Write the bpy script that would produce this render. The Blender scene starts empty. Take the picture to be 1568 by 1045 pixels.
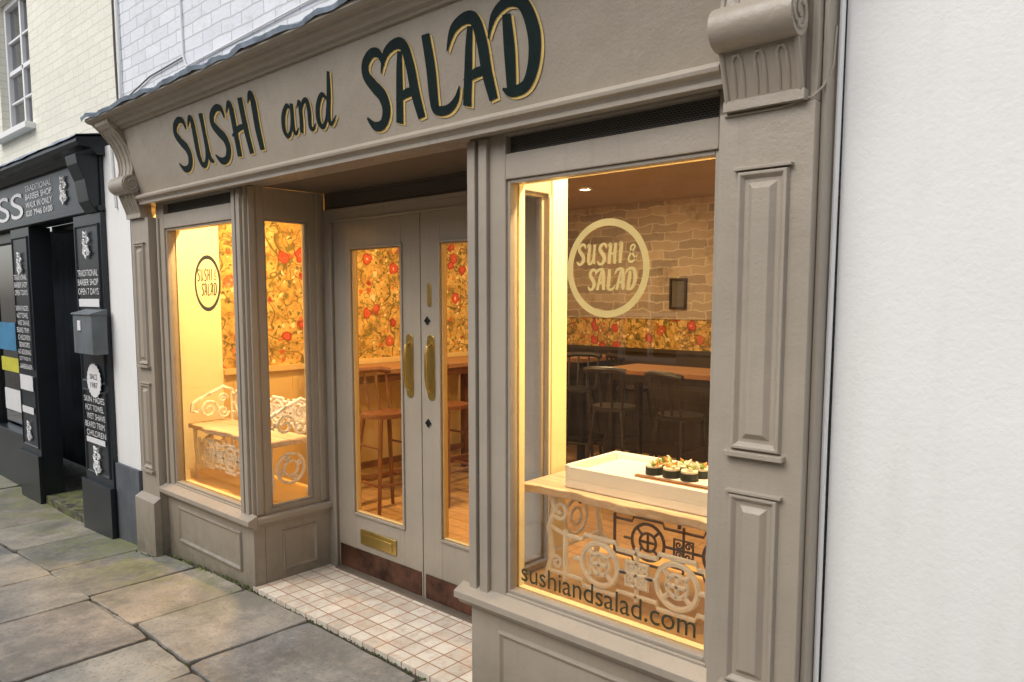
import bpy, bmesh, math, random
from mathutils import Vector, Matrix
random.seed(7)
S=bpy.context.scene
S.view_settings.view_transform='Standard'; S.view_settings.look='None'; S.view_settings.exposure=0
COL=S.collection
# ---------------------------------------------------------------- materials
def nt(name):
    m=bpy.data.materials.new(name); m.use_nodes=True
    n=m.node_tree; n.nodes.clear()
    o=n.nodes.new('ShaderNodeOutputMaterial'); return m,n,o
def N(n,t,**k):
    x=n.nodes.new(t)
    for a,b in k.items(): setattr(x,a,b)
    return x
def L(n,a,b): n.links.new(a,b)
def ramp(n,fac,stops,interp='LINEAR'):
    r=n.nodes.new('ShaderNodeValToRGB'); r.color_ramp.interpolation=interp
    e=r.color_ramp.elements
    while len(e)<len(stops): e.new(.5)
    for i,(p,c) in enumerate(stops):
        e[i].position=p; e[i].color=(c[0],c[1],c[2],1) if hasattr(c,'__len__') else (c,c,c,1)
    L(n,fac,r.inputs[0]); return r.outputs[0]
def coords(n,mode='xyz'):
    g=N(n,'ShaderNodeNewGeometry')
    if mode=='xyz': return g.outputs['Position']
    s=N(n,'ShaderNodeSeparateXYZ'); L(n,g.outputs['Position'],s.inputs[0])
    c=N(n,'ShaderNodeCombineXYZ')
    d={'x':0,'y':1,'z':2}
    L(n,s.outputs[d[mode[0]]],c.inputs[0]); L(n,s.outputs[d[mode[1]]],c.inputs[1])
    return c.outputs[0]
def mixc(n,f,a,b,bt='MIX'):
    m=n.nodes.new('ShaderNodeMix'); m.data_type='RGBA'; m.blend_type=bt
    for s,v in ((m.inputs[0],f),(m.inputs[6],a),(m.inputs[7],b)):
        if hasattr(v,'links'): L(n,v,s)
        elif hasattr(v,'__len__'): s.default_value=(v[0],v[1],v[2],1)
        else: s.default_value=v
    return m.outputs[2]
def mul(n,a,b):
    m=N(n,'ShaderNodeMath',operation='MULTIPLY')
    for s,v in ((m.inputs[0],a),(m.inputs[1],b)):
        if hasattr(v,'links'): L(n,v,s)
        else: s.default_value=v
    return m.outputs[0]
def noise(n,vec,sc,det=3,rough=.6,dist=0):
    x=N(n,'ShaderNodeTexNoise'); x.inputs['Scale'].default_value=sc; x.inputs['Detail'].default_value=det
    x.inputs['Roughness'].default_value=rough; x.inputs['Distortion'].default_value=dist
    L(n,vec,x.inputs['Vector']); return x.outputs['Fac']
def scaled(n,v,sx,sy,sz):
    mp=N(n,'ShaderNodeMapping'); mp.inputs['Scale'].default_value=(sx,sy,sz); L(n,v,mp.inputs[0]); return mp.outputs[0]
def bump(n,h,st,dist=.01,prev=None):
    b=N(n,'ShaderNodeBump'); b.inputs['Strength'].default_value=st; b.inputs['Distance'].default_value=dist
    L(n,h,b.inputs['Height'])
    if prev: L(n,prev,b.inputs['Normal'])
    return b.outputs[0]
def pri(n,o,col,rough=.5,metal=0,nrm=None,spec=.5):
    p=N(n,'ShaderNodeBsdfPrincipled')
    for s,v in (('Base Color',col),('Roughness',rough),('Metallic',metal),('Specular IOR Level',spec)):
        if hasattr(v,'links'): L(n,v,p.inputs[s])
        elif hasattr(v,'__len__'): p.inputs[s].default_value=(v[0],v[1],v[2],1)
        else: p.inputs[s].default_value=v
    if nrm: L(n,nrm,p.inputs['Normal'])
    L(n,p.outputs[0],o.inputs[0]); return p
def paint(name,c,rough=.45,var=.12,sc=3,bs=.15,bsc=60,metal=0,dirt=0,spec=.5):
    m,n,o=nt(name); v=coords(n)
    f=noise(n,v,sc,3)
    dk=[x*(1-var*1.6) for x in c]; lt=[min(1,x*(1+var)) for x in c]
    col=ramp(n,f,[(.3,dk),(.7,lt)]); rg=rough
    if dirt:
        s=N(n,'ShaderNodeSeparateXYZ'); L(n,v,s.inputs[0])
        mr=N(n,'ShaderNodeMapRange'); mr.inputs[1].default_value=-.12; mr.inputs[2].default_value=.30; mr.inputs[3].default_value=1; mr.inputs[4].default_value=0
        L(n,s.outputs[2],mr.inputs[0])
        col=mixc(n,mul(n,mul(n,mr.outputs[0],noise(n,v,14,3)),dirt*1.2),col,(.06,.06,.035))
        st=noise(n,scaled(n,v,26,26,1.6),1,4,.65)          # rain streaks
        col=mixc(n,ramp(n,st,[(.54,0),(.74,.25)]),col,[x*.64 for x in c])
        col=mixc(n,ramp(n,noise(n,v,38,4,.8),[(.69,0),(.74,.5)]),col,[x*.45 for x in c])
        rg=ramp(n,st,[(.35,rough*.85),(.7,rough*1.6)])
    b=bump(n,noise(n,v,bsc,2),bs,.004)
    if dirt: b=bump(n,noise(n,v,7,2),bs*1.4,.012,b)
    pri(n,o,col,rg,metal,b,spec); return m
M={}
M['taupe']=paint('taupe_paint',(.365,.315,.250),.34,.06,2,.28,90,dirt=1.0)
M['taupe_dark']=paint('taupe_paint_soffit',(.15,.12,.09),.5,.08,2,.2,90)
M['black']=paint('black_gloss_paint',(.012,.017,.022),.3,.2,4,.2,60)
M['dark']=paint('dark_void',(.01,.01,.01),.8,.1)
M['lead']=paint('lead_sheet',(.22,.27,.33),.55,.4,7,.5,40)
M['copper']=paint('copper_kickplate',(.12,.055,.035),.35,.45,9,.3,50,metal=.7)
M['brass']=paint('brass',(.60,.43,.13),.3,.08,12,.08,80,metal=.9)
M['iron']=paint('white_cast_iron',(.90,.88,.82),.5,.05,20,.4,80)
M['iron_shaded']=paint('shaded_cast_iron',(.15,.10,.05),.5,.1,20,.4,80)  # dark colour stands for shade on the backlit rear ironwork
M['ink']=paint('sign_green_black',(.008,.018,.017),.65,.15,20,.1,80,spec=.15)
M['gold']=paint('sign_gold_paint',(.68,.48,.16),.5,.12,10,.1,80)
M['vinyl']=paint('gold_vinyl',(.66,.48,.17),.5,.06,10,.05,80)
M['vinyl_backlit']=paint('gold_vinyl_backlit',(.12,.095,.035),.5,.06,10,.05,80)  # same gold vinyl, darkened in colour for the bright backlight behind it
M['vinyl_txt']=paint('dark_vinyl',(.045,.042,.02),.5,.06,10,.05,80)
M['white_txt']=paint('white_sign_vinyl',(.75,.75,.75),.5,.04)
M['stoolwood']=paint('stool_wood',(.17,.065,.025),.4,.2,8)
M['blackwood']=paint('black_furniture',(.02,.015,.012),.4,.2,8)
M['cable']=paint('cable',(.10,.09,.08),.6)
M['white_plastic']=paint('white_upvc',(.75,.75,.75),.4,.03)
M['tray']=paint('white_tray',(.92,.92,.90),.35,.03)
M['rice']=paint('rice',(.85,.8,.65),.7,.1,60,.8,200)
M['nori']=paint('nori',(.015,.025,.012),.6,.2)
M['salmon']=paint('salmon',(.80,.38,.10),.4,.3,60,.5,150)
M['leaf']=paint('garnish',(.25,.35,.05),.5,.3,60)
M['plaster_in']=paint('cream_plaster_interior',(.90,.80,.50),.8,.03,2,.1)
M['wain']=paint('wainscot_paint',(.66,.46,.19),.6,.05)
M['deck']=paint('display_deck_paint',(.74,.47,.15),.5,.06)
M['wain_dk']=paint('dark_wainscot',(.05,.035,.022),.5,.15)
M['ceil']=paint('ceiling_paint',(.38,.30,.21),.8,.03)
M['plinthgrey']=paint('grey_plinth',(.11,.125,.145),.6,.15,5,.3,40,dirt=.6)
M['steelbox']=paint('grey_metal_box',(.13,.15,.16),.45,.15,6)
M['curtain']=paint('lilac_curtain',(.40,.33,.48),.8,.15,9)
M['blue']=paint('blue_poster',(.05,.22,.4),.5); M['yellow']=paint('yellow_poster',(.6,.56,.05),.5)
M['moss']=paint('moss',(.10,.12,.035),.95,.4,40,.8,120)
def wood(name,c1,c2,scx=2,scy=30,rough=.45):
    m,n,o=nt(name); v=coords(n)
    f=noise(n,scaled(n,v,scx,scy,scy),1,4,.65,1.5)
    col=ramp(n,f,[(.3,c1),(.7,c2)])
    pri(n,o,col,rough,0,bump(n,f,.2,.003)); return m
M['wood']=wood('live_edge_wood',(.50,.35,.22),(.80,.66,.50))
M['board']=wood('serving_board_wood',(.22,.10,.04),(.38,.20,.09),4,40)
m,n,o=nt('oak_plank_floor'); v=coords(n,'xy')
b=N(n,'ShaderNodeTexBrick'); L(n,v,b.inputs[0]); b.inputs['Scale'].default_value=1
b.inputs['Brick Width'].default_value=1.1; b.inputs['Row Height'].default_value=.12; b.inputs['Mortar Size'].default_value=.003
b.inputs['Color1'].default_value=(.48,.28,.11,1); b.inputs['Color2'].default_value=(.64,.40,.18,1); b.inputs['Mortar'].default_value=(.06,.03,.01,1)
f=noise(n,v,18,4); col=mixc(n,.35,b.outputs[0],ramp(n,f,[(.3,(.2,.1,.04)),(.7,(.6,.36,.16))]))
pri(n,o,col,.35,0,bump(n,b.outputs['Fac'],-.3,.003)); M['floor']=m
# entrance tiles
m,n,o=nt('entrance_tiles'); v=coords(n,'xy')
b=N(n,'ShaderNodeTexBrick'); b.offset=0; L(n,v,b.inputs[0]); b.inputs['Scale'].default_value=1
b.inputs['Brick Width'].default_value=.094; b.inputs['Row Height'].default_value=.094; b.inputs['Mortar Size'].default_value=.0038; b.inputs['Mortar Smooth'].default_value=.3
b.inputs['Color1'].default_value=(.82,.77,.66,1); b.inputs['Color2'].default_value=(.64,.57,.47,1); b.inputs['Mortar'].default_value=(.34,.16,.08,1)
g=ramp(n,noise(n,v,13,6,.75),[(.48,0),(.68,.65)])
col=mixc(n,g,b.outputs[0],(.52,.32,.20))
g2=ramp(n,noise(n,v,4.5,6,.75),[(.50,0),(.72,.55)])
col=mixc(n,g2,col,(.22,.19,.15))
pri(n,o,col,ramp(n,noise(n,v,20),[(.3,.25),(.7,.6)]),0,bump(n,b.outputs['Fac'],-.5,.004)); M['tiles']=m
# white masonry
m,n,o=nt('white_masonry_paint'); v=coords(n)
f=noise(n,v,1.2,4); col=ramp(n,f,[(.3,(.76,.755,.73)),(.7,(.81,.81,.79))])
g=ramp(n,noise(n,v,25,5,.7),[(.68,0),(.8,.18)]); col=mixc(n,g,col,(.55,.53,.47))
col=mixc(n,ramp(n,noise(n,scaled(n,v,9,9,1.2),1,4,.7),[(.52,0),(.75,.16)]),col,(.58,.55,.47))
h1=noise(n,v,95,2,.6); h2=noise(n,v,34,3,.6)
bb=bump(n,h1,.25,.003); bb=bump(n,h2,.22,.006,bb)
pri(n,o,col,.8,0,bb,.3); M['render']=m
def brickmat(name,c1,c2,mo,bst=.8,rowh=.075,bw=.225,mode='xz',paintn=(.6,.6,.58),grime=.5,wob=.02,ms=.006,gs=7):
    m,n,o=nt(name); v=coords(n,mode)
    nz=N(n,'ShaderNodeTexNoise'); nz.inputs['Scale'].default_value=6; nz.inputs['Detail'].default_value=2; L(n,v,nz.inputs['Vector'])
    vm=N(n,'ShaderNodeVectorMath',operation='MULTIPLY_ADD'); L(n,nz.outputs['Color'],vm.inputs[0]); vm.inputs[1].default_value=(wob,wob,0); L(n,v,vm.inputs[2])
    b=N(n,'ShaderNodeTexBrick'); L(n,vm.outputs[0],b.inputs[0]); b.inputs['Scale'].default_value=1
    b.inputs['Brick Width'].default_value=bw; b.inputs['Row Height'].default_value=rowh; b.inputs['Mortar Size'].default_value=ms; b.inputs['Mortar Smooth'].default_value=.6
    b.inputs['Color1'].default_value=(*c1,1); b.inputs['Color2'].default_value=(*c2,1); b.inputs['Mortar'].default_value=(*mo,1)
    g=ramp(n,noise(n,v,gs,6,.75),[(.52,0),(.75,grime)])
    col=mixc(n,g,b.outputs[0],paintn)
    bb=bump(n,b.outputs['Fac'],-bst,.010); bb=bump(n,noise(n,v,40,3),.6,.006,bb)
    pri(n,o,col,.8,0,bb,.3); return m
M['wbrick']=brickmat('white_painted_brick',(.72,.74,.77),(.64,.66,.70),(.46,.47,.48),1,paintn=(.42,.41,.38),grime=.55)
M['cream']=brickmat('cream_painted_brick',(.77,.75,.64),(.72,.70,.60),(.61,.59,.49),.8,.07,.22,paintn=(.54,.51,.41),grime=.4)
M['oppbrick']=brickmat('old_stone_brick',(.44,.36,.28),(.29,.24,.19),(.50,.44,.36),.8,.11,.32,paintn=(.16,.13,.11),grime=.75)
M['reflbrick']=brickmat('painted_stone_reflection',(.46,.37,.27),(.28,.23,.18),(.52,.46,.36),1,.085,.30,paintn=(.12,.105,.09),grime=.85,wob=.09,ms=.008,gs=3.5)  # stone pattern added to back wall, standing in for the window's street reflection
def wallpaper(name,mode):
    m,n,o=nt(name); v=coords(n,mode)
    base=ramp(n,noise(n,v,7,4,.75),[(.32,(.27,.15,.035)),(.5,(.56,.34,.085)),(.7,(.78,.56,.2))])
    d=N(n,'ShaderNodeTexNoise'); d.inputs['Scale'].default_value=14; d.inputs['Detail'].default_value=2; L(n,v,d.inputs['Vector'])
    vm=N(n,'ShaderNodeVectorMath',operation='MULTIPLY_ADD'); L(n,d.outputs['Color'],vm.inputs[0]); vm.inputs[1].default_value=(.07,.07,0); L(n,v,vm.inputs[2])
    for sc,c in ((4.5,(.10,.08,.02)),(7.3,(.20,.14,.03))):
        st=ramp(n,noise(n,v,sc,2,.5,.6),[(.470,0),(.487,.9),(.500,.9),(.517,0)])
        base=mixc(n,st,base,c)
    def cells(sc,r0,r1,sel0,cols,base,amt=.9):
        lf=N(n,'ShaderNodeTexVoronoi'); lf.inputs['Scale'].default_value=sc; L(n,vm.outputs[0],lf.inputs['Vector'])
        lm=ramp(n,lf.outputs['Distance'],[(r0,amt),(r1,0)])
        sel=N(n,'ShaderNodeSeparateColor'); L(n,lf.outputs['Color'],sel.inputs[0])
        ls=ramp(n,sel.outputs[0],[(sel0,0),(sel0+.04,1)])
        return mixc(n,mul(n,lm,ls),base,ramp(n,sel.outputs[1],cols,'CONSTANT'))
    col=cells(30,.30,.40,.30,[(0,(.15,.13,.03)),(.3,(.34,.22,.04)),(.55,(.09,.08,.025)),(.75,(.55,.16,.04)),(.9,(.9,.72,.38))],base)
    col=cells(15,.26,.34,.45,[(0,(.20,.17,.04)),(.35,(.50,.09,.03)),(.6,(.85,.62,.30)),(.8,(.14,.12,.04))],col)
    fl=N(n,'ShaderNodeTexVoronoi'); fl.inputs['Scale'].default_value=7.0; L(n,vm.outputs[0],fl.inputs['Vector'])
    fm=ramp(n,fl.outputs['Distance'],[(.32,1),(.38,0)])
    s2=N(n,'ShaderNodeSeparateColor'); L(n,fl.outputs['Color'],s2.inputs[0])
    fs=ramp(n,s2.outputs[0],[(.46,0),(.50,1)])
    fc=ramp(n,fl.outputs['Distance'],[(.05,(.85,.50,.28)),(.11,(.52,.05,.025)),(.22,(.60,.10,.05)),(.32,(.28,.025,.012))])
    col=mixc(n,mul(n,fm,fs),col,fc)
    pri(n,o,col,.7,0,None,.3); return m
M['wp_yz']=wallpaper('floral_wallpaper_side','yz'); M['wp_xz']=wallpaper('floral_wallpaper_back','xz')
# stone slabs
m,n,o=nt('sandstone_paving'); v=coords(n)
at=N(n,'ShaderNodeVertexColor'); at.layer_name='slab'
f=noise(n,v,3.2,6,.65); f2=noise(n,v,22,4,.7)
base=ramp(n,f,[(.28,(.18,.175,.155)),(.5,(.32,.30,.255)),(.72,(.46,.415,.34))])
base=mixc(n,.9,base,at.outputs[0],'MULTIPLY')
base=mixc(n,ramp(n,f2,[(.45,0),(.70,.55)]),base,(.44,.40,.34))
base=mixc(n,ramp(n,noise(n,v,60,3,.7),[(.55,0),(.68,.6)]),base,(.11,.10,.09))
base=mixc(n,ramp(n,noise(n,v,2.3,6,.7),[(.48,0),(.60,.55)]),base,(.15,.15,.13))
base=mixc(n,ramp(n,noise(n,v,9,5,.7,1.5),[(.60,0),(.66,.4)]),base,(.34,.27,.19))
s=N(n,'ShaderNodeSeparateXYZ'); L(n,v,s.inputs[0])
mr=N(n,'ShaderNodeMapRange'); mr.inputs[1].default_value=1.25; mr.inputs[2].default_value=1.95; L(n,s.outputs[1],mr.inputs[0])
mx=N(n,'ShaderNodeMapRange'); mx.inputs[1].default_value=-3.3; mx.inputs[2].default_value=-4.4; L(n,s.outputs[0],mx.inputs[0])
mg=ramp(n,noise(n,v,5.5,6,.75),[(.42,0),(.6,1)])
base=mixc(n,mul(n,mul(n,mul(n,mr.outputs[0],mx.outputs[0]),mg),.75),base,(.20,.22,.06))
rr=ramp(n,f,[(.35,.38),(.65,.72)])
bb=bump(n,f2,.6,.008); bb=bump(n,f,.6,.02,bb)
pri(n,o,base,rr,0,bb,.5); M['slab']=m
m,n,o=nt('joint_dirt'); v=coords(n)
col=ramp(n,noise(n,v,6,4,.7),[(.35,(.035,.03,.025)),(.6,(.075,.065,.045)),(.75,(.09,.10,.035))])
pri(n,o,col,.95,0,bump(n,noise(n,v,60,3),.8,.01)); M['dirt']=m
m,n,o=nt('vent_mesh'); v=coords(n,'xz')
b=N(n,'ShaderNodeTexBrick'); L(n,v,b.inputs[0]); b.inputs['Scale'].default_value=1
b.inputs['Brick Width'].default_value=.014; b.inputs['Row Height'].default_value=.007; b.inputs['Mortar Size'].default_value=.0016
b.inputs['Color1'].default_value=(.01,.01,.01,1); b.inputs['Color2'].default_value=(.02,.02,.02,1); b.inputs['Mortar'].default_value=(.12,.11,.09,1)
pri(n,o,b.outputs[0],.6,0,bump(n,b.outputs['Fac'],.6,.003)); M['vent']=m
def glassmat(name,mu,add,tint=(1,1,1)):
    m,n,o=nt(name)
    fr=N(n,'ShaderNodeFresnel'); fr.inputs[0].default_value=1.5
    ma=N(n,'ShaderNodeMath',operation='MULTIPLY_ADD'); L(n,fr.outputs[0],ma.inputs[0]); ma.inputs[1].default_value=mu; ma.inputs[2].default_value=add; ma.use_clamp=True
    t=N(n,'ShaderNodeBsdfTransparent'); t.inputs[0].default_value=(*tint,1)
    g=N(n,'ShaderNodeBsdfGlossy'); g.inputs['Roughness'].default_value=.0
    v=coords(n); L(n,bump(n,noise(n,v,1.5,1),.12,.02),g.inputs['Normal'])
    mx=N(n,'ShaderNodeMixShader'); L(n,ma.outputs[0],mx.inputs[0]); L(n,t.outputs[0],mx.inputs[1]); L(n,g.outputs[0],mx.inputs[2])
    L(n,mx.outputs[0],o.inputs[0]); return m
M['glass']=glassmat('window_glass',1.0,.0)
M['glass_refl']=glassmat('plate_window_glass',2.0,.06)
M['darkglass']=glassmat('dark_window_glass',2.0,.05,(.35,.38,.4))
def emis(name,c,s):
    m,n,o=nt(name); e=N(n,'ShaderNodeEmission'); e.inputs[0].default_value=(*c,1); e.inputs[1].default_value=s; L(n,e.outputs[0],o.inputs[0]); return m
M['bulb']=emis('lit_bulb',(1,.78,.45),12)
# ---------------------------------------------------------------- mesh builder
class MB:
    def __init__(s): s.v=[]; s.f=[]; s.m=[]; s.names=[]; s.T=None; s.c=[]; s.col=None
    def mi(s,k):
        if k not in s.names: s.names.append(k)
        return s.names.index(k)
    def add(s,vs,fs,k):
        b=len(s.v); 
        for p in vs:
            p=Vector(p)
            s.v.append(s.T(p) if s.T else p)
        i=s.mi(k)
        for f in fs: s.f.append([b+q for q in f]); s.m.append(i); s.c.append(s.col)
    def box(s,x0,x1,y0,y1,z0,z1,k):
        vs=[(x,y,z) for x in(x0,x1) for y in(y0,y1) for z in(z0,z1)]
        s.add(vs,[(0,1,3,2),(4,6,7,5),(0,4,5,1),(2,3,7,6),(0,2,6,4),(1,5,7,3)],k)
    def prof(s,pr,a,b,k,axis='x'):
        n=len(pr)
        if axis=='x': vs=[(a,p[0],p[1]) for p in pr]+[(b,p[0],p[1]) for p in pr]
        elif axis=='y': vs=[(p[0],a,p[1]) for p in pr]+[(p[0],b,p[1]) for p in pr]
        else: vs=[(p[0],p[1],a) for p in pr]+[(p[0],p[1],b) for p in pr]
        fs=[(i,(i+1)%n,n+(i+1)%n,n+i) for i in range(n)]+[tuple(range(n)),tuple(range(2*n-1,n-1,-1))]
        s.add(vs,fs,k)
    def frame(s,x0,x1,z0,z1,w,y0,y1,k):
        s.box(x0,x0+w,y0,y1,z0,z1,k); s.box(x1-w,x1,y0,y1,z0,z1,k)
        s.box(x0+w,x1-w,y0,y1,z1-w,z1,k); s.box(x0+w,x1-w,y0,y1,z0,z0+w,k)
    def fielded(s,x0,x1,z0,z1,y,k,w=.012,h=.012,field=True):
        def ring(a,ya): return [(x0+a,ya,z0+a),(x1-a,ya,z0+a),(x1-a,ya,z1-a),(x0+a,ya,z1-a)]
        rs=[ring(0,y),ring(w*.3,y-h),ring(w*.8,y-h),ring(w*1.5,y-.002)]
        if field:
            rs+= [ring(w*2.2,y-.002),ring(w*3.2,y-h*1.1),ring(w*3.3,y-h*1.1)]
        vs=[p for r in rs for p in r]; fs=[]
        for i in range(len(rs)-1):
            for j in range(4): fs.append((i*4+j,i*4+(j+1)%4,i*4+4+(j+1)%4,i*4+4+j))
        b=(len(rs)-1)*4; fs.append((b,b+1,b+2,b+3))
        s.add(vs,fs,k)
    def tube(s,pts,r,k,n=8,closed=False):
        P=[Vector(p) for p in pts]; m=len(P); vs=[]
        for i,p in enumerate(P):
            a=P[(i-1)%m] if (closed or i>0) else P[i]; b=P[(i+1)%m] if (closed or i<m-1) else P[i]
            t=(b-a)
            if t.length<1e-9: t=Vector((0,0,1))
            t.normalize()
            up=Vector((0,1,0)) if abs(t.y)<.9 else Vector((1,0,0))
            u=t.cross(up).normalized(); w=t.cross(u)
            rr=r[i] if hasattr(r,'__len__') else r
            for j in range(n):
                q=2*math.pi*j/n; vs.append(p+u*math.cos(q)*rr+w*math.sin(q)*rr)
        fs=[]
        for i in range(m if closed else m-1):
            for j in range(n): fs.append((i*n+j,i*n+(j+1)%n,((i+1)%m)*n+(j+1)%n,((i+1)%m)*n+j))
        if not closed: fs.append(tuple(range(n-1,-1,-1))); fs.append(tuple((m-1)*n+j for j in range(n)))
        s.add(vs,fs,k)
    def ring(s,c,R,r,k,plane='xz',n=24):
        pts=[]
        for i in range(n):
            a=2*math.pi*i/n; x,y=R*math.cos(a),R*math.sin(a)
            pts.append({'xz':(c[0]+x,c[1],c[2]+y),'yz':(c[0],c[1]+x,c[2]+y),'xy':(c[0]+x,c[1]+y,c[2])}[plane])
        s.tube(pts,r,k,6,True)
    def spiral(s,c,R,r,k,turns=1.5,plane='xz',dirn=1,a0=0,n=26):
        pts=[]
        for i in range(n+1):
            t=i/n; a=a0+dirn*turns*2*math.pi*t; q=R*(1-.82*t); x,y=q*math.cos(a),q*math.sin(a)
            pts.append({'xz':(c[0]+x,c[1],c[2]+y),'yz':(c[0],c[1]+x,c[2]+y)}[plane])
        s.tube(pts,r,k,6)
    def obj(s,name,parent=None,bev=0,smooth=False,seg=2,color=False):
        me=bpy.data.meshes.new(name); me.from_pydata([tuple(p) for p in s.v],[],s.f)
        for k in s.names: me.materials.append(M[k])
        me.polygons.foreach_set('material_index',s.m)
        if color:
            ca=me.color_attributes.new('slab','FLOAT_COLOR','CORNER')
            for p in me.polygons:
                c=s.c[p.index] or (1,1,1)
                for li in p.loop_indices: ca.data[li].color=(*c,1)
        bm=bmesh.new(); bm.from_mesh(me); bmesh.ops.recalc_face_normals(bm,faces=bm.faces); bm.to_mesh(me); bm.free()
        if smooth:
            me.polygons.foreach_set('use_smooth',[True]*len(me.polygons))
            try: me.set_sharp_from_angle(angle=math.radians(40))
            except Exception: pass
        o=bpy.data.objects.new(name,me); COL.objects.link(o)
        if bev:
            b=o.modifiers.new('bevel','BEVEL'); b.width=bev; b.segments=seg; b.limit_method='ANGLE'; b.angle_limit=math.radians(35)
        if parent: o.parent=parent
        return o
def empty(name,loc=(0,0,0)):
    e=bpy.data.objects.new(name,None); COL.objects.link(e); e.empty_display_size=.2; return e
def text(body,name,x0,x1,z,y,mk,parent,h=None):
    cu=bpy.data.curves.new(name,'FONT'); cu.body=body; cu.size=1; cu.extrude=0
    to=bpy.data.objects.new(name,cu); COL.objects.link(to); bpy.context.view_layer.update()
    me=bpy.data.meshes.new_from_object(to.evaluated_get(bpy.context.evaluated_depsgraph_get()))
    bpy.data.objects.remove(to)
    xs=[v.co.x for v in me.vertices]; ys=[v.co.y for v in me.vertices]
    sx=(x1-x0)/(max(xs)-min(xs)); sy=(h/(max(ys)-min(ys))) if h else sx
    mnx,mny=min(xs),min(ys)
    for v in me.vertices: v.co=Vector((x0+(v.co.x-mnx)*sx,y,z+(v.co.y-mny)*sy))
    me.materials.clear(); me.materials.append(M[mk]); me.name=name
    o=bpy.data.objects.new(name,me); COL.objects.link(o); o.parent=parent; return o
# ---------------------------------------------------------------- brush lettering
G={
'S':(.50,[[(.52,.78,.05),(.47,.95,.12),(.30,1.0,.13),(.12,.90,.15),(.09,.74,.17),(.24,.56,.19),(.40,.40,.20),(.44,.20,.18),(.32,.03,.14),(.12,.02,.13),(-.04,.16,.04)]]),
'U':(.52,[[(-.08,.84,.03),(.02,.98,.11),(.10,.92,.15),(.09,.6,.17),(.07,.25,.16),(.14,.04,.13),(.28,.05,.11),(.40,.28,.11),(.45,.7,.14),(.46,1,.17)],[(.45,.6,.14),(.45,.16,.15),(.58,.03,.05)]]),
'H':(.50,[[(-.08,.84,.03),(.02,.98,.11),(.09,.90,.16),(.08,.5,.17),(.06,0,.16)],[(.42,1.02,.16),(.42,.5,.17),(.46,0,.15)],[(-.04,.40,.05),(.2,.50,.11),(.5,.52,.06)]]),
'I':(.16,[[(-.06,.86,.03),(.04,1.0,.12),(.10,.88,.17),(.08,.4,.18),(.10,0,.15)]]),
'A':(.54,[[(.0,0,.15),(.08,.35,.14),(.16,.70,.12),(.22,.92,.09)],[(-.26,.72,.02),(-.10,.95,.11),(.14,1.03,.14),(.32,.97,.17),(.40,.70,.18),(.43,.35,.18),(.50,0,.15)],[(.0,.30,.06),(.25,.37,.12),(.52,.36,.08)]]),
'L':(.50,[[(.06,1.02,.16),(.08,.6,.18),(.06,.18,.17),(.10,.05,.13),(.32,.03,.12),(.50,.12,.09),(.60,.28,.02)]]),
'D':(.56,[[(.13,.90,.14),(.12,.5,.18),(.09,.05,.15)],[(-.22,.70,.02),(-.08,.93,.10),(.18,1.03,.13),(.42,.94,.17),(.54,.62,.20),(.50,.30,.18),(.34,.06,.14),(.08,.02,.12),(-.06,.08,.03)]]),
'a':(.46,[[(.38,.56,.08),(.24,.64,.12),(.08,.44,.16),(.05,.16,.16),(.16,.01,.12),(.30,.14,.09),(.40,.50,.09)],[(.42,.66,.14),(.38,.2,.15),(.44,.02,.10),(.58,.12,.03)]]),
'n':(.46,[[(-.02,.52,.03),(.09,.64,.12),(.09,.3,.15),(.05,0,.14)],[(.08,.35,.06),(.20,.60,.10),(.34,.62,.14),(.38,.40,.15),(.36,.08,.13),(.46,.02,.09),(.56,.12,.03)]]),
'd':(.48,[[(.38,.54,.08),(.24,.64,.12),(.08,.44,.16),(.05,.16,.16),(.16,.01,.12),(.30,.14,.09),(.42,.50,.09)],[(.52,1.04,.10),(.46,.6,.15),(.38,.2,.15),(.44,.02,.10),(.62,.16,.03)]]),
'&':(.5,[[(.5,.1,.10),(.2,.6,.12),(.12,.85,.11),(.25,1,.1),(.36,.85,.1),(.1,.4,.12),(.05,.15,.12),(.2,0,.12),(.42,.15,.1),(.5,.4,.08)]]),
}
def cr(P,n=7):
    out=[]
    Q=[P[0]]+list(P)+[P[-1]]
    for i in range(1,len(Q)-2):
        for j in range(n):
            t=j/n; a,b,c,d=Q[i-1],Q[i],Q[i+1],Q[i+2]
            out.append(tuple(.5*((2*b[k])+(c[k]-a[k])*t+(2*a[k]-5*b[k]+4*c[k]-d[k])*t*t+(3*b[k]-a[k]-3*c[k]+d[k])*t**3) for k in range(3)))
    out.append(P[-1]); return out
def word(mb,s,x0,x1,z0,h,y,mk,shear=0,bounce=0,fat=1.0,dx=0,dz=0,gap=.16,step=.00015):
    tot=sum(G[c][0] for c in s)+gap*(len(s)-1); sx=(x1-x0)/tot; cx=0; k=0
    rs=random.Random(len(s)*7+ord(s[0]))
    for c in s:
        bz=rs.uniform(-1,1)*bounce*h
        for st in G[c][1]:
            p=cr(st); vs=[]; n=len(p)
            q=[(x0+(cx+a)*sx+shear*b*h+dx, z0+b*h+bz+dz, w*h*fat) for a,b,w in p]
            for i in range(n):
                a=q[max(0,i-1)]; b=q[min(n-1,i+1)]; tx,tz=b[0]-a[0],b[1]-a[1]; l=math.hypot(tx,tz) or 1
                nx,nz=-tz/l,tx/l; w=q[i][2]/2
                vs.append((q[i][0]+nx*w,y-k*step,q[i][1]+nz*w)); vs.append((q[i][0]-nx*w,y-k*step,q[i][1]-nz*w))
            mb.add(vs,[(2*i,2*i+1,2*i+3,2*i+2) for i in range(n-1)],mk); k+=1
        cx+=G[c][0]+gap
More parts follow.
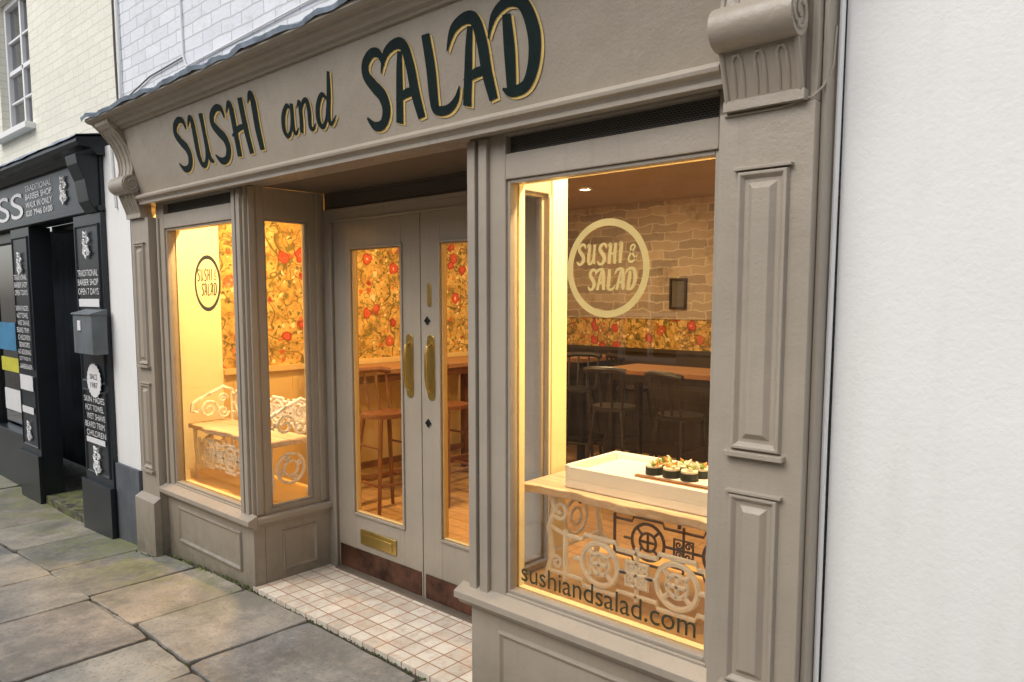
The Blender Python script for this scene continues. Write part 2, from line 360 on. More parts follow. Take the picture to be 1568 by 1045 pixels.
def annulus(mb,cx,cz,r0,r1,y,mk,n=72):
    vs=[]
    for i in range(n):
        a=2*math.pi*i/n
        vs+= [(cx+r0*math.cos(a),y,cz+r0*math.sin(a)),(cx+r1*math.cos(a),y,cz+r1*math.sin(a))]
    mb.add(vs,[(2*i,2*i+1,(2*i+3)%(2*n),(2*i+2)%(2*n)) for i in range(n)],mk)
# ================================================================ GROUND
def gz(x,y=0):
    if x>-3.9: return 0.0
    return max(-.13,.052*(x+3.9))
mb=MB()
xs=[-60,-30,-14,-8,-6.4,-5.6,-4.8,-3.9,-2,0,5,30,60]; ys=[-60,-20,-6,-2,2.0]
vs=[(x,y,gz(x)-.016) for x in xs for y in ys]; ny=len(ys)
mb.add(vs,[(i*ny+j,(i+1)*ny+j,(i+1)*ny+j+1,i*ny+j+1) for i in range(len(xs)-1) for j in range(ny-1)],'dirt')
mb.add([(-60,2.0,-.16),(60,2.0,-.16),(60,60,-.16),(-60,60,-.16)],[(0,1,2,3)],'dirt')
mb.obj('ground')
mb=MB(); R=random.Random(3)
rows=[1.985,1.37,.76,.1,-.52,-1.2,-1.8,-2.62]
expl={0:[-.9,-1.55,-2.3,-3.14,-3.74,-4.35,-5.05,-5.75,-6.5],1:[-1.1,-1.8,-2.45,-3.07,-3.54,-4.30,-4.95,-5.7,-6.3],2:[-2.2,-2.9,-3.35,-4.05,-4.7,-5.5,-6.2]}
for r in range(len(rows)-1):
    y1,y0=rows[r],rows[r+1]
    e=list(expl.get(r,[-1.5-R.random()]))
    while e[-1]>-14: e.append(e[-1]-R.uniform(.5,.95))
    e=e[::-1]
    while e[-1]<4: e.append(e[-1]+R.uniform(.5,.95))
    for a,b in zip(e[:-1],e[1:]):
        g=.007; j=lambda: R.uniform(-.011,.011)
        h=R.uniform(-.005,.005)
        v=R.uniform(.62,1.15); w=R.uniform(-.07,.10)
        mb.col=(v*(1+w),v,v*(1-w*.8)+R.uniform(-.02,.07))
        C=[(a+g+j(),y0+g+j()),(b-g+j(),y0+g+j()),(b-g+j(),y1-g+j()),(a+g+j(),y1-g+j())]
        out=[]
        for i in range(4):
            p,q=C[i],C[(i+1)%4]
            for t in range(9):
                tt=t/9; wv=R.uniform(-.005,.004) if t else 0
                if t==0: out.append((p[0]*.975+.025*(a+b)/2,p[1]*.975+.025*(y0+y1)/2))
                else: out.append((p[0]+(q[0]-p[0])*tt+(wv if i%2 else 0),p[1]+(q[1]-p[1])*tt+(0 if i%2 else wv)))
        n=len(out); vs=[(p[0],p[1],gz(p[0])-.03) for p in out]+[(p[0],p[1],gz(p[0])+h) for p in out]
        mb.add(vs,[tuple(range(n,2*n))]+[(i,(i+1)%n,n+(i+1)%n,n+i) for i in range(n)],'slab')
mb.obj('street_paving',bev=.007,color=True)
mb=MB(); R=random.Random(21)
def tuft(x,y,z,r):
    n=6; vs=[(x,y,z+r*.7)]
    for i in range(n):
        a=2*math.pi*i/n; q=r*R.uniform(.6,1.3); vs.append((x+q*math.cos(a),y+q*math.sin(a),z-.004))
    mb.add(vs,[(0,1+i,1+(i+1)%n) for i in range(n)],'moss')
for i in range(420):
    x=R.uniform(-7.0,-2.2); 
    y=(1.985+R.uniform(-.012,.010)) if (x<-3.72 or x>-2.0) else 1.988+R.uniform(-.006,.005)
    if -5.07<x<-4.75: y=1.895+R.uniform(-.02,.005)
    tuft(x,y,gz(x)+(0 if x<-3.72 else -.006),R.uniform(.003,.012) if x<-3.72 else R.uniform(.002,.007))
for i in range(300):
    x=R.uniform(-6.5,-1.5); y=R.choice(rows[1:5])+R.uniform(-.006,.006); tuft(x,y,gz(x)-.010,R.uniform(.003,.009))
mb.obj('moss')
# ================================================================ SUSHI SHOP
shop=empty('sushi_shop_building')
XL,XR=-5.05,-.70
def yf(z): return 1.935-.2317*(z-2.25)
mb=MB()
mb.box(XL,XR-.02,2.0,2.12,2.2,2.78,'taupe')
mb.prof([(1.999,2.19),(yf(2.19),2.19),(yf(2.66),2.66),(1.999,2.66)],-4.84,-.945,'taupe')
mb.prof([(1.96,2.250),(1.928,2.245),(1.918,2.236),(1.902,2.234),(1.896,2.224),(1.899,2.212),(1.912,2.206),(1.920,2.196),(1.920,2.180),(1.96,2.180)],-4.83,-.955,'taupe')
mb.obj('fascia_board',shop,bev=.002)
mb=MB()
cp=[(2.0,2.625),(1.835,2.625),(1.828,2.636),(1.812,2.640),(1.800,2.655),(1.780,2.662),(1.768,2.676),(1.745,2.68),(1.73,2.69),(1.73,2.706),(1.735,2.710),(2.0,2.710)]
mb.prof(cp,-5.11,-.69,'taupe')
mb.obj('cornice',shop,bev=.0015)
mb=MB(); R=random.Random(5)
nx=150; prof=[(1.722,2.698),(1.716,2.718),(1.735,2.728),(1.85,2.738),(1.98,2.76),(2.085,2.79),(2.092,2.86)]
vs=[]; ph=[R.uniform(0,6) for _ in range(6)]
for i in range(nx+1):
    x=-5.14+(5.14-.68)*i/nx
    for j,(y,z) in enumerate(prof):
        d=.006*math.sin(x*9+ph[0])+.005*math.sin(x*23+ph[1])+R.uniform(-.003,.003)
        zz=z+d*(0.5+.3*j)
        if j<2: zz+=.003*math.sin(x*31)
        if j==6: zz=z+.03*math.sin(x*3.1+ph[2])+.02*math.sin(x*11+ph[3])+R.uniform(-.006,.006)
        vs.append((x,y-(d*.6 if j<2 else 0),zz))
k=len(prof)
mb.add(vs,[(i*k+j,(i+1)*k+j,(i+1)*k+j+1,i*k+j+1) for i in range(nx) for j in range(k-1)],'lead')
mb.obj('lead_flashing',shop,smooth=True)
mb=MB(); mb.T=lambda p: Vector((p.x,yf(p.z)+p.y,p.z))
for mk,dx,dz,y,fat in (('gold',.0095,-.008,-.0022,1.02),('ink',0,0,-.0048,1.0)):
    word(mb,'SUSHI',-4.21,-3.32,2.315,.250,y,mk,.06,.02,fat,dx,dz,gap=.20,step=.0001)
    word(mb,'and',-3.135,-2.745,2.345,.195,y-.0006,mk,.16,.0,fat*.9,dx*.8,dz*.8,gap=.14,step=.0001)
    word(mb,'SALAD',-2.50,-1.60,2.290,.265,y,mk,.06,.02,fat,dx,dz,gap=.20,step=.0001)
mb.obj('painted_lettering',shop)
def corbel(x0,x1,name):
    mb=MB()
    pr=[(2.0,2.13),(1.932,2.13),(1.922,2.16),(1.903,2.21),(1.888,2.25),(1.883,2.29),(1.885,2.34),(1.897,2.40),(1.892,2.46),(1.87,2.53),(1.83,2.59),(1.79,2.63),(1.765,2.655),(1.76,2.69),(2.0,2.69)]
    mb.prof(pr,x0+.012,x1-.012,'taupe')
    mb.box(x0,x1,1.925,2.0,2.105,2.132,'taupe')
    def cyl(yc,zc,r,a,b,n=32):
        pts=[(yc+r*math.cos(2*math.pi*i/n),zc+r*math.sin(2*math.pi*i/n)) for i in range(n)]
        mb.prof(pts,a,b,'taupe')
    cyl(1.880,2.305,.056,x0,x1)
    for xx in (x1+.001,x0-.001):
        mb.spiral((xx,1.880,2.305),.050,.0055,'taupe',1.6,'yz',1,math.pi/2)
    cyl(1.805,2.655,.030,x0+.004,x1-.004)
    for i in range(3):
        xa=x0+.05+i*(x1-x0-.1)/2
        for q in (-.012,.012):
            mb.tube([(xa+q,1.931,2.140),(xa+q,1.912,2.190),(xa+q,1.897,2.225)],[.004,.0075,.005],'taupe',8)
        mb.tube([(xa-.012,1.898,2.225),(xa-.006,1.892,2.238),(xa+.006,1.892,2.238),(xa+.012,1.898,2.225)],.006,'taupe',8)
    for i in range(3):
        xa=x0+.05+i*(x1-x0-.1)/2
        pts=[(xa,1.890,2.36),(xa,1.900,2.41),(xa,1.893,2.47),(xa,1.862,2.55),(xa,1.815,2.61)]
        mb.tube(pts,[.006,.009,.011,.012,.010],'taupe',8)
    for xx in (x0+.010,x1-.010):
        mb.tube([(xx,p[0],p[1]) for p in pr[1:13]],.008,'taupe',8)
    mb.obj(name,shop,bev=.002,smooth=True)
corbel(-5.05,-4.83,'corbel'); corbel(-.955,-.735,'corbel_right')
def pil(x0,x1,name,plz):
    mb=MB()
    mb.box(x0,x1,1.95,2.07,-.13,2.105,'taupe')
    mb.box(x0-.02,x1+.015,1.905,1.95,-.13,plz,'taupe')
    mb.prof([(1.95,plz+.03),(1.905,plz),(1.95,plz)],x0-.02,x1+.015,'taupe')
    a,b=x0+.058,x1-.058
    for z0,z1 in ((1.18,1.945),(.50,1.055)):
        mb.fielded(a,b,z0,z1,1.9495,'taupe',.015,.014)
        mb.box(a-.012,b+.012,1.925,1.951,z0-.018,z0-.003,'taupe')
        mb.box(a-.008,b+.008,1.933,1.951,z1+.001,z1+.010,'taupe')
    mb.obj(name,shop,bev=.0025)
pil(-5.045,-4.785,'pilaster',.30); pil(-.975,-.715,'pilaster_right',.33)
mb=MB(); mb.box(-.714,-.700,1.985,2.075,-.1,2.70,'taupe'); mb.box(-.735,-.716,1.96,2.07,2.106,2.62,'taupe'); mb.box(-.97,-.735,1.97,2.0,2.10,2.62,'taupe')
mb.obj('pilaster_edge_return',shop,bev=.003)
def shopwin(x0,x1,z0,z1,xl,xr,name,retx,side,gm):
    mb=MB(); k='taupe'
    yF=2.0
    mb.box(xl,x0-.012,yF,2.07,z0-.04,2.2,k); mb.box(x1+.012,xr,yF,2.07,z0-.04,2.2,k)
    mb.box(x0-.012,x1+.012,yF+.0,2.07,z1+.012,2.117,k); 
    mb.box(x0-.012,x1+.012,yF,2.07,z0-.04,z0-.012,k)
    mb.box(x0-.012,x1+.012,2.03,2.07,2.117,2.2,'vent')
    mb.box(x0-.012,x1+.012,1.992,2.03,2.180,2.2,k)
    mb.frame(x0-.012,x1+.012,z0-.012,z1+.012,.014,2.010,2.05,k)
    mb.prof([(2.0,z0-.02),(1.955,z0-.04),(1.945,z0-.045),(1.945,z0-.072),(1.965,z0-.082),(1.975,z0-.10),(2.0,z0-.10)],xl if side<0 else retx-.045,xr if side>0 else retx+.045,k)
    mb.obj(name+'_frame',shop,bev=.003)
    g=MB(); g.add([(x0-.01,2.035,z0-.01),(x1+.01,2.035,z0-.01),(x1+.01,2.035,z1+.01),(x0-.01,2.035,z1+.01)],[(0,1,2,3)],gm); g.obj(name+'_glass',shop)
    g=MB(); g.frame(x0-.035,x1+.035,z0-.035,z1+.035,.03,2.07,2.10,'plaster_in'); g.obj(name+'_inner_reveal',shop)
shopwin(-4.665,-3.845,.445,2.018,-4.785,-3.70,'left_window',-3.70,-1,'glass')
shopwin(-1.815,-1.015,.503,2.015,-2.01,-.975,'right_window',-2.01,1,'glass_refl')
mb=MB()
for x in (-3.785,-3.735): mb.box(x-.018,x+.018,1.984,2.0,.40,2.18,'taupe')
for x in (-1.985,-1.925): mb.box(x-.020,x+.020,1.982,2.0,.46,2.18,'taupe')
mb.box(-1.957,-1.951,1.992,2.0,.46,2.18,'taupe')
mb.box(-4.76,-4.735,1.988,2.0,.40,2.1,'taupe')
mb.obj('post_mouldings',shop,bev=.006,seg=3)
def ret(px,sgn,z0,z1,name):
    mb=MB(); k='taupe'; a,b=(px-.07,px) if sgn>0 else (px,px+.07)
    mb.box(a,b,2.071,2.115,z0-.04,2.2,k); mb.box(a,b,2.39,2.50,z0-.04,2.2,k)
    mb.box(a,b,2.115,2.39,z1+.012,2.2,k); mb.box(a,b,2.115,2.39,z0-.04,z0-.012,k)
    c,d=(px-.045,px-.012) if sgn>0 else (px+.012,px+.045)
    mb.box(c,d,2.115,2.130,z0-.012,z1+.012,k); mb.box(c,d,2.375,2.39,z0-.012,z1+.012,k)
    mb.box(c,d,2.13,2.375,z1,z1+.012,k); mb.box(c,d,2.13,2.375,z0-.012,z0,k)
    e,f=(px,px+.014) if sgn>0 else (px-.014,px)
    mb.box(e,f,2.02,2.055,z0-.03,2.195,k); mb.box(e,f,2.43,2.46,z0-.03,2.195,k)
    e,f=(px,px+.045) if sgn>0 else (px-.045,px)
    mb.box(e,f,2.001,2.50,z0-.075,z0-.043,k)
    e,f=(px,px+.02) if sgn>0 else (px-.02,px)
    mb.box(e,f,2.001,2.50,z0-.10,z0-.0755,k)
    mb.box(a,b,2.07,2.50,-.02,z0-.0405,k)
    mb.T=(lambda p:Vector((px-(p.y-0)*1.0,p.x,p.z))) if sgn>0 else (lambda p:Vector((px+p.y,p.x,p.z)))
    mb.fielded(2.17,2.40,.06,z0-.15,.0005,k,.014,.012,False)
    mb.T=None
    mb.obj(name+'_frame',shop,bev=.003)
    g=MB(); q=px-.03*sgn; g.add([(q,2.12,z0),(q,2.385,z0),(q,2.385,z1),(q,2.12,z1)],[(0,1,2,3)],'glass'); g.obj(name+'_glass',shop)
    g=MB(); u,w_=(px-.074,px-.0705) if sgn>0 else (px+.0705,px+.074)
    for y0,y1 in ((2.098,2.114),(2.391,2.40)): g.box(u,w_,y0,y1,z0,z1,'plaster_in')
    g.obj(name+'_inner_lining',shop)
ret(-3.70,1,.445,2.022,'left_return_window'); ret(-2.01,-1,.503,2.015,'right_return_window')
mb=MB()
mb.box(-4.785,-3.70,2.0,2.069,-.13,.4045,'taupe'); mb.fielded(-4.62,-3.83,.07,.30,1.9995,'taupe',.016,.014,False)
mb.box(-2.01,-.975,2.0,2.069,-.05,.4625,'taupe'); mb.fielded(-1.86,-1.05,.07,.34,1.9995,'taupe',.016,.014,False)
mb.obj('stall_risers',shop,bev=.003)
mb=MB()
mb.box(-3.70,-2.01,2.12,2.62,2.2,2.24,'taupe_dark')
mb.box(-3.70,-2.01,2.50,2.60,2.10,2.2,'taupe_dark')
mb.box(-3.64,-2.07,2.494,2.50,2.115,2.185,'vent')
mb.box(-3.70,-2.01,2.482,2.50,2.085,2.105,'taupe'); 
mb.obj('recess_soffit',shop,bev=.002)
door=MB()
door.box(-3.70,-3.625,2.485,2.55,0,2.085,'taupe'); door.box(-2.085,-2.01,2.485,2.55,0,2.085,'taupe')
door.box(-3.625,-2.085,2.485,2.55,2.04,2.085,'taupe')
door.frame(-3.628,-2.082,-.05,2.043,.012,2.478,2.486,'taupe')
for i,(a,b) in enumerate(((-3.62,-2.872),(-2.866,-2.09))):
    ga,gb=(-3.455,-3.02) if i==0 else (-2.72,-2.285)
    y0,y1=2.50,2.545; z0,z1=.377,1.876
    door.box(a,ga,y0,y1,.025,2.035,'taupe'); door.box(gb,b,y0,y1,.025,2.035,'taupe')
    door.box(ga,gb,y0,y1,z1,2.035,'taupe'); door.box(ga,gb,y0,y1,.025,z0,'taupe')
    door.frame(ga-.012,gb+.012,z0-.012,z1+.012,.014,2.490,2.4995,'taupe')
    door.frame(ga+.002,gb-.002,z0+.002,z1-.002,.006,2.505,2.535,'wain')
    door.box(a+.02,b-.01,2.494,2.4995,.035,.165,'copper')
    door.add([(ga,2.52,z0),(gb,2.52,z0),(gb,2.52,z1),(ga,2.52,z1)],[(0,1,2,3)],'glass')
door.box(-2.872,-2.866,2.51,2.55,.025,2.035,'dark')
door.obj('double_door',shop,bev=.002)
mb=MB()
def plate(cx,z0,z1,w):
    pts=[]; 
    for i in range(9):
        a=math.pi*i/8; pts.append((cx+w*math.cos(a),z1-w+w*math.sin(a)))
    for i in range(9):
        a=math.pi+math.pi*i/8; pts.append((cx+w*math.cos(a),z0+w+w*math.sin(a)))
    mb.prof(pts,2.495,2.4998,'brass','y')
for cx in (-2.955,-2.79):
    plate(cx,1.085,1.42,.028)
    mb.tube([(cx,2.497,1.13),(cx,2.472,1.145),(cx,2.462,1.20),(cx,2.462,1.31),(cx,2.472,1.36),(cx,2.497,1.375)],.009,'brass',8)
plate(-2.80,1.56,1.68,.014)
mb.prof([(-3.40,.205),(-3.085,.205),(-3.085,.29),(-3.40,.29)],2.490,2.4998,'brass','y')
mb.prof([(-3.37,.22),(-3.115,.22),(-3.115,.268),(-3.37,.268)],2.485,2.490,'brass','y')
mb.obj('door_brass_furniture',shop,bev=.002,smooth=True)
mb=MB()
for z in (1.49,.967):
    for dx,dz in ((0,.012),(0,-.012),(.012,0),(-.012,0)):
        c=(-2.815+dx,z+dz); mb.prof([(c[0]-.009,c[1]),(c[0],c[1]-.009),(c[0]+.009,c[1]),(c[0],c[1]+.009)],2.492,2.4997,'black','y')
mb.obj('door_bolt_plates',shop)
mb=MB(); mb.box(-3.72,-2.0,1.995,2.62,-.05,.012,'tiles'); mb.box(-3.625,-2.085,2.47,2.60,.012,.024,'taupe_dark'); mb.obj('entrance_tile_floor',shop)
mb=MB(); y=2.0325
for cx,cz,mk in ((-1.405,1.70,'vinyl'),(-4.20,1.69,'vinyl_backlit')):
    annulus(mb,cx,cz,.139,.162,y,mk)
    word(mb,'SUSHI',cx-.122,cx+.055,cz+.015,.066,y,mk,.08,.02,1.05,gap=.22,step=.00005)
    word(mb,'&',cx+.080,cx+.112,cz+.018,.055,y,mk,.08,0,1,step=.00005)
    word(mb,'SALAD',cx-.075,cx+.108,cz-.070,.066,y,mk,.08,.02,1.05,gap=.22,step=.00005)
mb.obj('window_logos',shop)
text('sushiandsalad.com','window_web_address',-1.775,-1.055,.545,2.032,'vinyl_txt',shop,h=.072)
mb=MB()
mb.box(-5.48,-.69,2.10,2.35,2.60,6.2,'wbrick')
mb.obj('upper_brick_wall',shop)
mb=MB()
mb.box(-5.20,-5.05,2.071,6.6,-.13,2.6,'cream')
mb.box(-.90,-.72,2.10,6.6,-.13,2.6,'cream')
mb.box(-5.2,-.72,6.501,6.7,-.13,2.6,'cream')
mb.box(-5.2,-.72,2.36,6.7,2.601,6.2,'cream')
mb.obj('building_shell',shop)
mb=MB()
mb.box(-5.05,-5.04,2.08,2.53,.38,2.6,'plaster_in')
mb.box(-5.05,-5.04,2.53,6.5,1.10,2.6,'wp_yz'); mb.box(-5.05,-5.035,2.53,6.5,0,1.06,'wain'); mb.box(-5.05,-5.01,2.53,6.5,1.06,1.10,'wain')
mb.box(-5.03,-.9,6.49,6.5,1.10,1.40,'wp_xz'); mb.box(-5.03,-.9,6.48,6.5,1.40,2.6,'reflbrick'); mb.box(-5.03,-.9,6.485,6.5,0,1.06,'wain_dk'); mb.box(-5.03,-.9,6.46,6.5,1.06,1.10,'wain_dk')
mb.frame(-3.72,-3.54,1.50,1.80,.02,6.455,6.479,'blackwood'); mb.box(-3.70,-3.56,6.470,6.479,1.52,1.78,'cable')
for i in range(8):
    y0=2.6+i*.48; mb.box(-5.034,-5.026,y0,y0+.04,.12,1.0,'wain')
mb.box(-.92,-.9,2.10,6.5,0,2.6,'plaster_in')
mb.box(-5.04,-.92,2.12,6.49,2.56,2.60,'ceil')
mb.box(-5.04,-.92,2.6,6.49,-.02,.02,'floor')
mb.box(-5.04,-3.772,2.075,2.60,.36,.405,'deck'); mb.box(-5.04,-3.772,2.58,2.61,0,.36,'wain')
mb.box(-1.938,-.92,2.075,2.80,.42,.462,'deck'); mb.box(-1.938,-.92,2.78,2.81,0,.42,'wain')
mb.box(-1.9395,-1.930,2.402,2.50,.463,2.56,'plaster_in'); mb.box(-1.9395,-1.930,2.075,2.097,.463,2.56,'plaster_in')
mb.box(-3.780,-3.7705,2.402,2.50,.406,2.56,'plaster_in')
mb.box(-3.76,-1.95,2.501,2.515,2.21,2.56,'plaster_in')
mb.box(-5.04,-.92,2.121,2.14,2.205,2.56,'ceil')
mb.obj('interior_lining',shop)
# ================================================================ interior lights + fittings
def area(name,loc,size,e,c):
    l=bpy.data.lights.new(name,'AREA'); l.shape='DISK'; l.size=size; l.energy=e; l.color=c
    o=bpy.data.objects.new(name,l); COL.objects.link(o); o.location=loc; return o
dl=empty('ceiling_downlights')
mb=MB()
W1=(1.0,.63,.26); W2=(1.0,.70,.36)
spots=[(-4.35,2.34,54,W1),(-1.45,2.42,48,W2),(-4.2,3.7,17,W1),(-2.8,3.6,12,W2),(-3.9,5.3,24,W2),(-2.2,5.2,14,W2)]
for x,y,e,c in spots:
    n=16; mb.prof([(x+.045*math.cos(2*math.pi*i/n),y+.045*math.sin(2*math.pi*i/n)) for i in range(n)],2.548,2.556,'bulb','z')
    mb.ring((x,y,2.552),.055,.010,'white_plastic','xy')
    o=area('downlight_lamp',(x,y,2.54),.12,e,c); o.parent=dl
mb.obj('downlight_fittings',dl)
def ironwork(mb,x0,x1,z0,z1,y,rings=2,r=.0075,k='iron'):
    zc=(z0+z1)/2; L_=x1-x0
    cs=[x0+L_*(i+.5)/rings for i in range(rings)]
    R0=min((z1-z0)*.40,.085)
    for c in cs:
        mb.ring((c,y,zc),R0,r*1.2,k); mb.ring((c,y,zc),R0*.5,r,k)
        for a in range(4):
            q=a*math.pi/2+math.pi/4
            mb.tube([(c+R0*.5*math.cos(q),y,zc+R0*.5*math.sin(q)),(c+R0*math.cos(q),y,zc+R0*math.sin(q))],r,k,6)
        mb.tube([(c-R0*.5,y,zc),(c+R0*.5,y,zc)],r,k,6); mb.tube([(c,y,zc-R0*.5),(c,y,zc+R0*.5)],r,k,6)
    mids=[(cs[i]+cs[i+1])/2 for i in range(rings-1)]
    for c in mids:
        h=R0*.55
        mb.tube([(c-h,y,zc-h),(c+h,y,zc-h),(c+h,y,zc+h),(c-h,y,zc+h)],r,k,6,True)
        mb.tube([(c-h*1.6,y,zc),(c+h*1.6,y,zc)],r,k,6); mb.tube([(c,y,z0),(c,y,z1)],r,k,6)
        for a,b in ((1,1),(1,-1),(-1,1),(-1,-1)): mb.spiral((c+a*h*.5,y,zc+b*h*.5),h*.38,r*.7,k,1.2,'xz',a*b)
    for zz in (z0,z1):
        s=1 if zz==z1 else -1
        pts=[(x0,y,zz-s*.02)]
        for c in cs: pts+=[(c-R0*1.0,y,zz-s*.02),(c-R0*.9,y,zz),(c+R0*.9,y,zz),(c+R0*1.0,y,zz-s*.02)]
        pts.append((x1,y,zz-s*.02)); mb.tube(pts,r,k,6)
    for xx in (x0,x1): mb.tube([(xx,y,z0),(xx,y,z1)],r*1.2,k,6)
    for i,c in enumerate(cs):
        mb.tube([(c-R0*1.5,y,zc),(c-R0,y,zc)],r,k,6); mb.tube([(c+R0,y,zc),(c+R0*1.5,y,zc)],r,k,6)
def wavyboard(mb,x0,x1,y0,y1,z0,z1,mk,seed=1):
    R=random.Random(seed); n=40; f=[];b=[]
    for i in range(n+1):
        x=x0+(x1-x0)*i/n; f.append((x,y0+.010*math.sin(x*14)+.006*math.sin(x*37)+R.uniform(-.003,.003))); b.append((x,y1+.006*math.sin(x*11)))
    mb.prof(f+b[::-1],z0,z1,mk,'z')
tb=empty('display_table')
mb=MB(); wavyboard(mb,-1.905,-.98,2.185,2.64,.838,.872,'wood'); mb.obj('live_edge_top',tb,bev=.006,seg=3)
mb=MB()
ironwork(mb,-1.72,-1.07,.505,.705,2.23,2,.0095)
for x in (-1.80,-1.03):
    for y in (2.24,2.57):
        mb.tube([(x,y,.836),(x+.02,y,.78),(x-.01,y,.70),(x+.01,y,.60),(x-.02,y,.49),(x-.045,y,.466)],[.015,.014,.012,.013,.013,.015],'iron',8)
        mb.spiral((x+.045,y,.775),.042,.009,'iron',1.4,'xz',1,math.pi)
        mb.spiral((x+.03,y,.56),.030,.008,'iron',1.3,'xz',-1,math.pi)
    mb.tube([(x,2.24,.81),(x,2.57,.81)],.010,'iron',6); mb.tube([(x,2.24,.60),(x,2.57,.60)],.010,'iron',6)
    mb.ring((x,2.405,.705),.075,.008,'iron','yz'); mb.ring((x,2.405,.705),.035,.007,'iron','yz')
mb.tube([(-1.80,2.24,.70),(-1.72,2.23,.685)],.008,'iron',6); mb.tube([(-1.80,2.24,.52),(-1.72,2.23,.525)],.008,'iron',6)
mb.obj('cast_iron_base',tb,smooth=True)
mb=MB(); ironwork(mb,-1.72,-1.07,.51,.70,2.57,2,.006,'iron_shaded'); mb.obj('cast_iron_back_panel',tb,smooth=True)
tr=empty('sushi_display_tray')
mb=MB(); 
mb.box(-1.73,-.985,2.235,2.585,.873,.905,'tray')
mb.box(-1.73,-1.71,2.235,2.585,.905,.962,'tray'); mb.box(-1.71,-.985,2.235,2.262,.905,.957,'tray'); mb.box(-1.71,-.985,2.56,2.585,.905,.962,'tray')
mb.box(-1.68,-1.00,2.27,2.555,.905,.942,'tray')
mb.box(-1.40,-1.00,2.262,2.30,.943,.950,'board')
mb.obj('white_tray',tr,bev=.006,seg=3)
mb=MB(); mb.box(-1.46,-1.16,2.305,2.46,.943,.953,'board'); mb.box(-1.45,-1.17,2.315,2.45,.9535,.957,'tray'); mb.obj('serving_slate',tr,bev=.003)
mb=MB(); R=random.Random(9)
for i in range(3):
    for j in range(2):
        cx=-1.40+i*.072+.01*j; cy=2.345+j*.068; n=18; r=.032
        ring=[(cx+r*math.cos(2*math.pi*q/n),cy+r*math.sin(2*math.pi*q/n)) for q in range(n)]
        mb.prof(ring,.9575,.984,'nori','z'); r=.030
        ring=[(cx+r*math.cos(2*math.pi*q/n),cy+r*math.sin(2*math.pi*q/n)) for q in range(n)]
        mb.prof(ring,.9845,.992,'rice','z')
        for q in range(12):
            a=R.uniform(0,6.28); rr=R.uniform(0,.022); p=Vector((cx+rr*math.cos(a),cy+rr*math.sin(a),.992))
            d=Vector((R.uniform(-.014,.014),R.uniform(-.014,.014),R.uniform(.006,.026)))
            mb.tube([p,p+d*.5,p+d],[.007,.008,.002],R.choice(['salmon','rice','rice','leaf']),6)
mb.obj('sushi_rolls',tr,smooth=True)
bn=empty('cast_iron_bench')
mb=MB(); wavyboard(mb,-4.93,-3.86,2.20,2.50,.735,.765,'wood',4); mb.obj('wooden_seat',bn,bev=.005)
mb=MB()
ironwork(mb,-4.80,-3.95,.50,.68,2.23,3,.009)
ironwork(mb,-4.86,-3.90,.80,.97,2.50,4,.009)
for x in (-4.86,-3.90):
    for y in (2.23,2.49):
        mb.tube([(x,y,.734),(x,y,.62),(x+.015,y,.52),(x-.02,y,.41)],[.014,.011,.012,.014],'iron',8)
    mb.ring((x,2.36,.59),.09,.010,'iron','yz'); mb.ring((x,2.36,.59),.045,.009,'iron','yz')
    for q in range(4):
        a=q*math.pi/2+.4; mb.spiral((x,2.36+.066*math.cos(a),.59+.066*math.sin(a)),.020,.006,'iron',1.2,'yz',1)
    pts=[(x,2.50,.97),(x,2.44,1.00),(x,2.34,.96),(x,2.27,.93),(x,2.22,.90),(x,2.21,.85),(x,2.25,.84),(x,2.26,.87)]
    mb.tube(pts,.013,'iron',8)
    mb.spiral((x,2.33,.85),.065,.010,'iron',1.5,'yz',1); mb.spiral((x,2.43,.83),.045,.010,'iron',1.4,'yz',-1); mb.spiral((x,2.43,.92),.035,.008,'iron',1.4,'yz',1)
    mb.tube([(x,2.50,.765),(x,2.50,.98)],.012,'iron',8)
mb.obj('cast_iron_frame',bn,smooth=True)
def stool(x,y,rot,mk,h=.76,back=.28):
    mb=MB(); k=mk; c,s=math.cos(rot),math.sin(rot)
    mb.T=lambda p:Vector((x+p.x*c-p.y*s,y+p.x*s+p.y*c,p.z+.02))
    n=20; mb.prof([(.17*math.cos(2*math.pi*i/n),.16*math.sin(2*math.pi*i/n)) for i in range(n)],h-.03,h,k,'z')
    for a,b in ((1,1),(1,-1),(-1,1),(-1,-1)):
        mb.tube([(a*.11,b*.11,h-.03),(a*.19,b*.19,0)],[.017,.013],k,8)
    q=.165
    pts=[(q,q,.26),(-q,q,.26),(-q,-q,.26),(q,-q,.26)]
    for i in range(4): mb.tube([pts[i],pts[(i+1)%4]],.010,k,6)
    q=.135
    for sx in (1,-1): mb.tube([(sx*q,q,.52),(sx*q,-q,.52)],.009,k,6)
    if back:
        for a in (-.13,-.045,.045,.13): mb.tube([(a,.13,h-.01),(a*1.1,.19,h+back)],.010,k,6)
        mb.tube([(-.17,.17,h+back),(-.09,.195,h+back+.015),(.09,.195,h+back+.015),(.17,.17,h+back)],.022,k,8)
    return mb.obj('bar_stool',None,smooth=True)
for a in ((-4.25,3.35,1.5,'stoolwood'),(-4.22,3.95,1.6,'stoolwood'),(-4.25,4.6,1.4,'stoolwood'),(-3.35,3.9,-1.2,'blackwood'),(-4.1,5.5,.4,'blackwood'),(-3.75,5.85,2.6,'blackwood'),(-3.2,4.75,3.3,'blackwood'),(-2.6,4.7,2.9,'blackwood'),(-2.5,6.0,.2,'blackwood')): stool(*a)
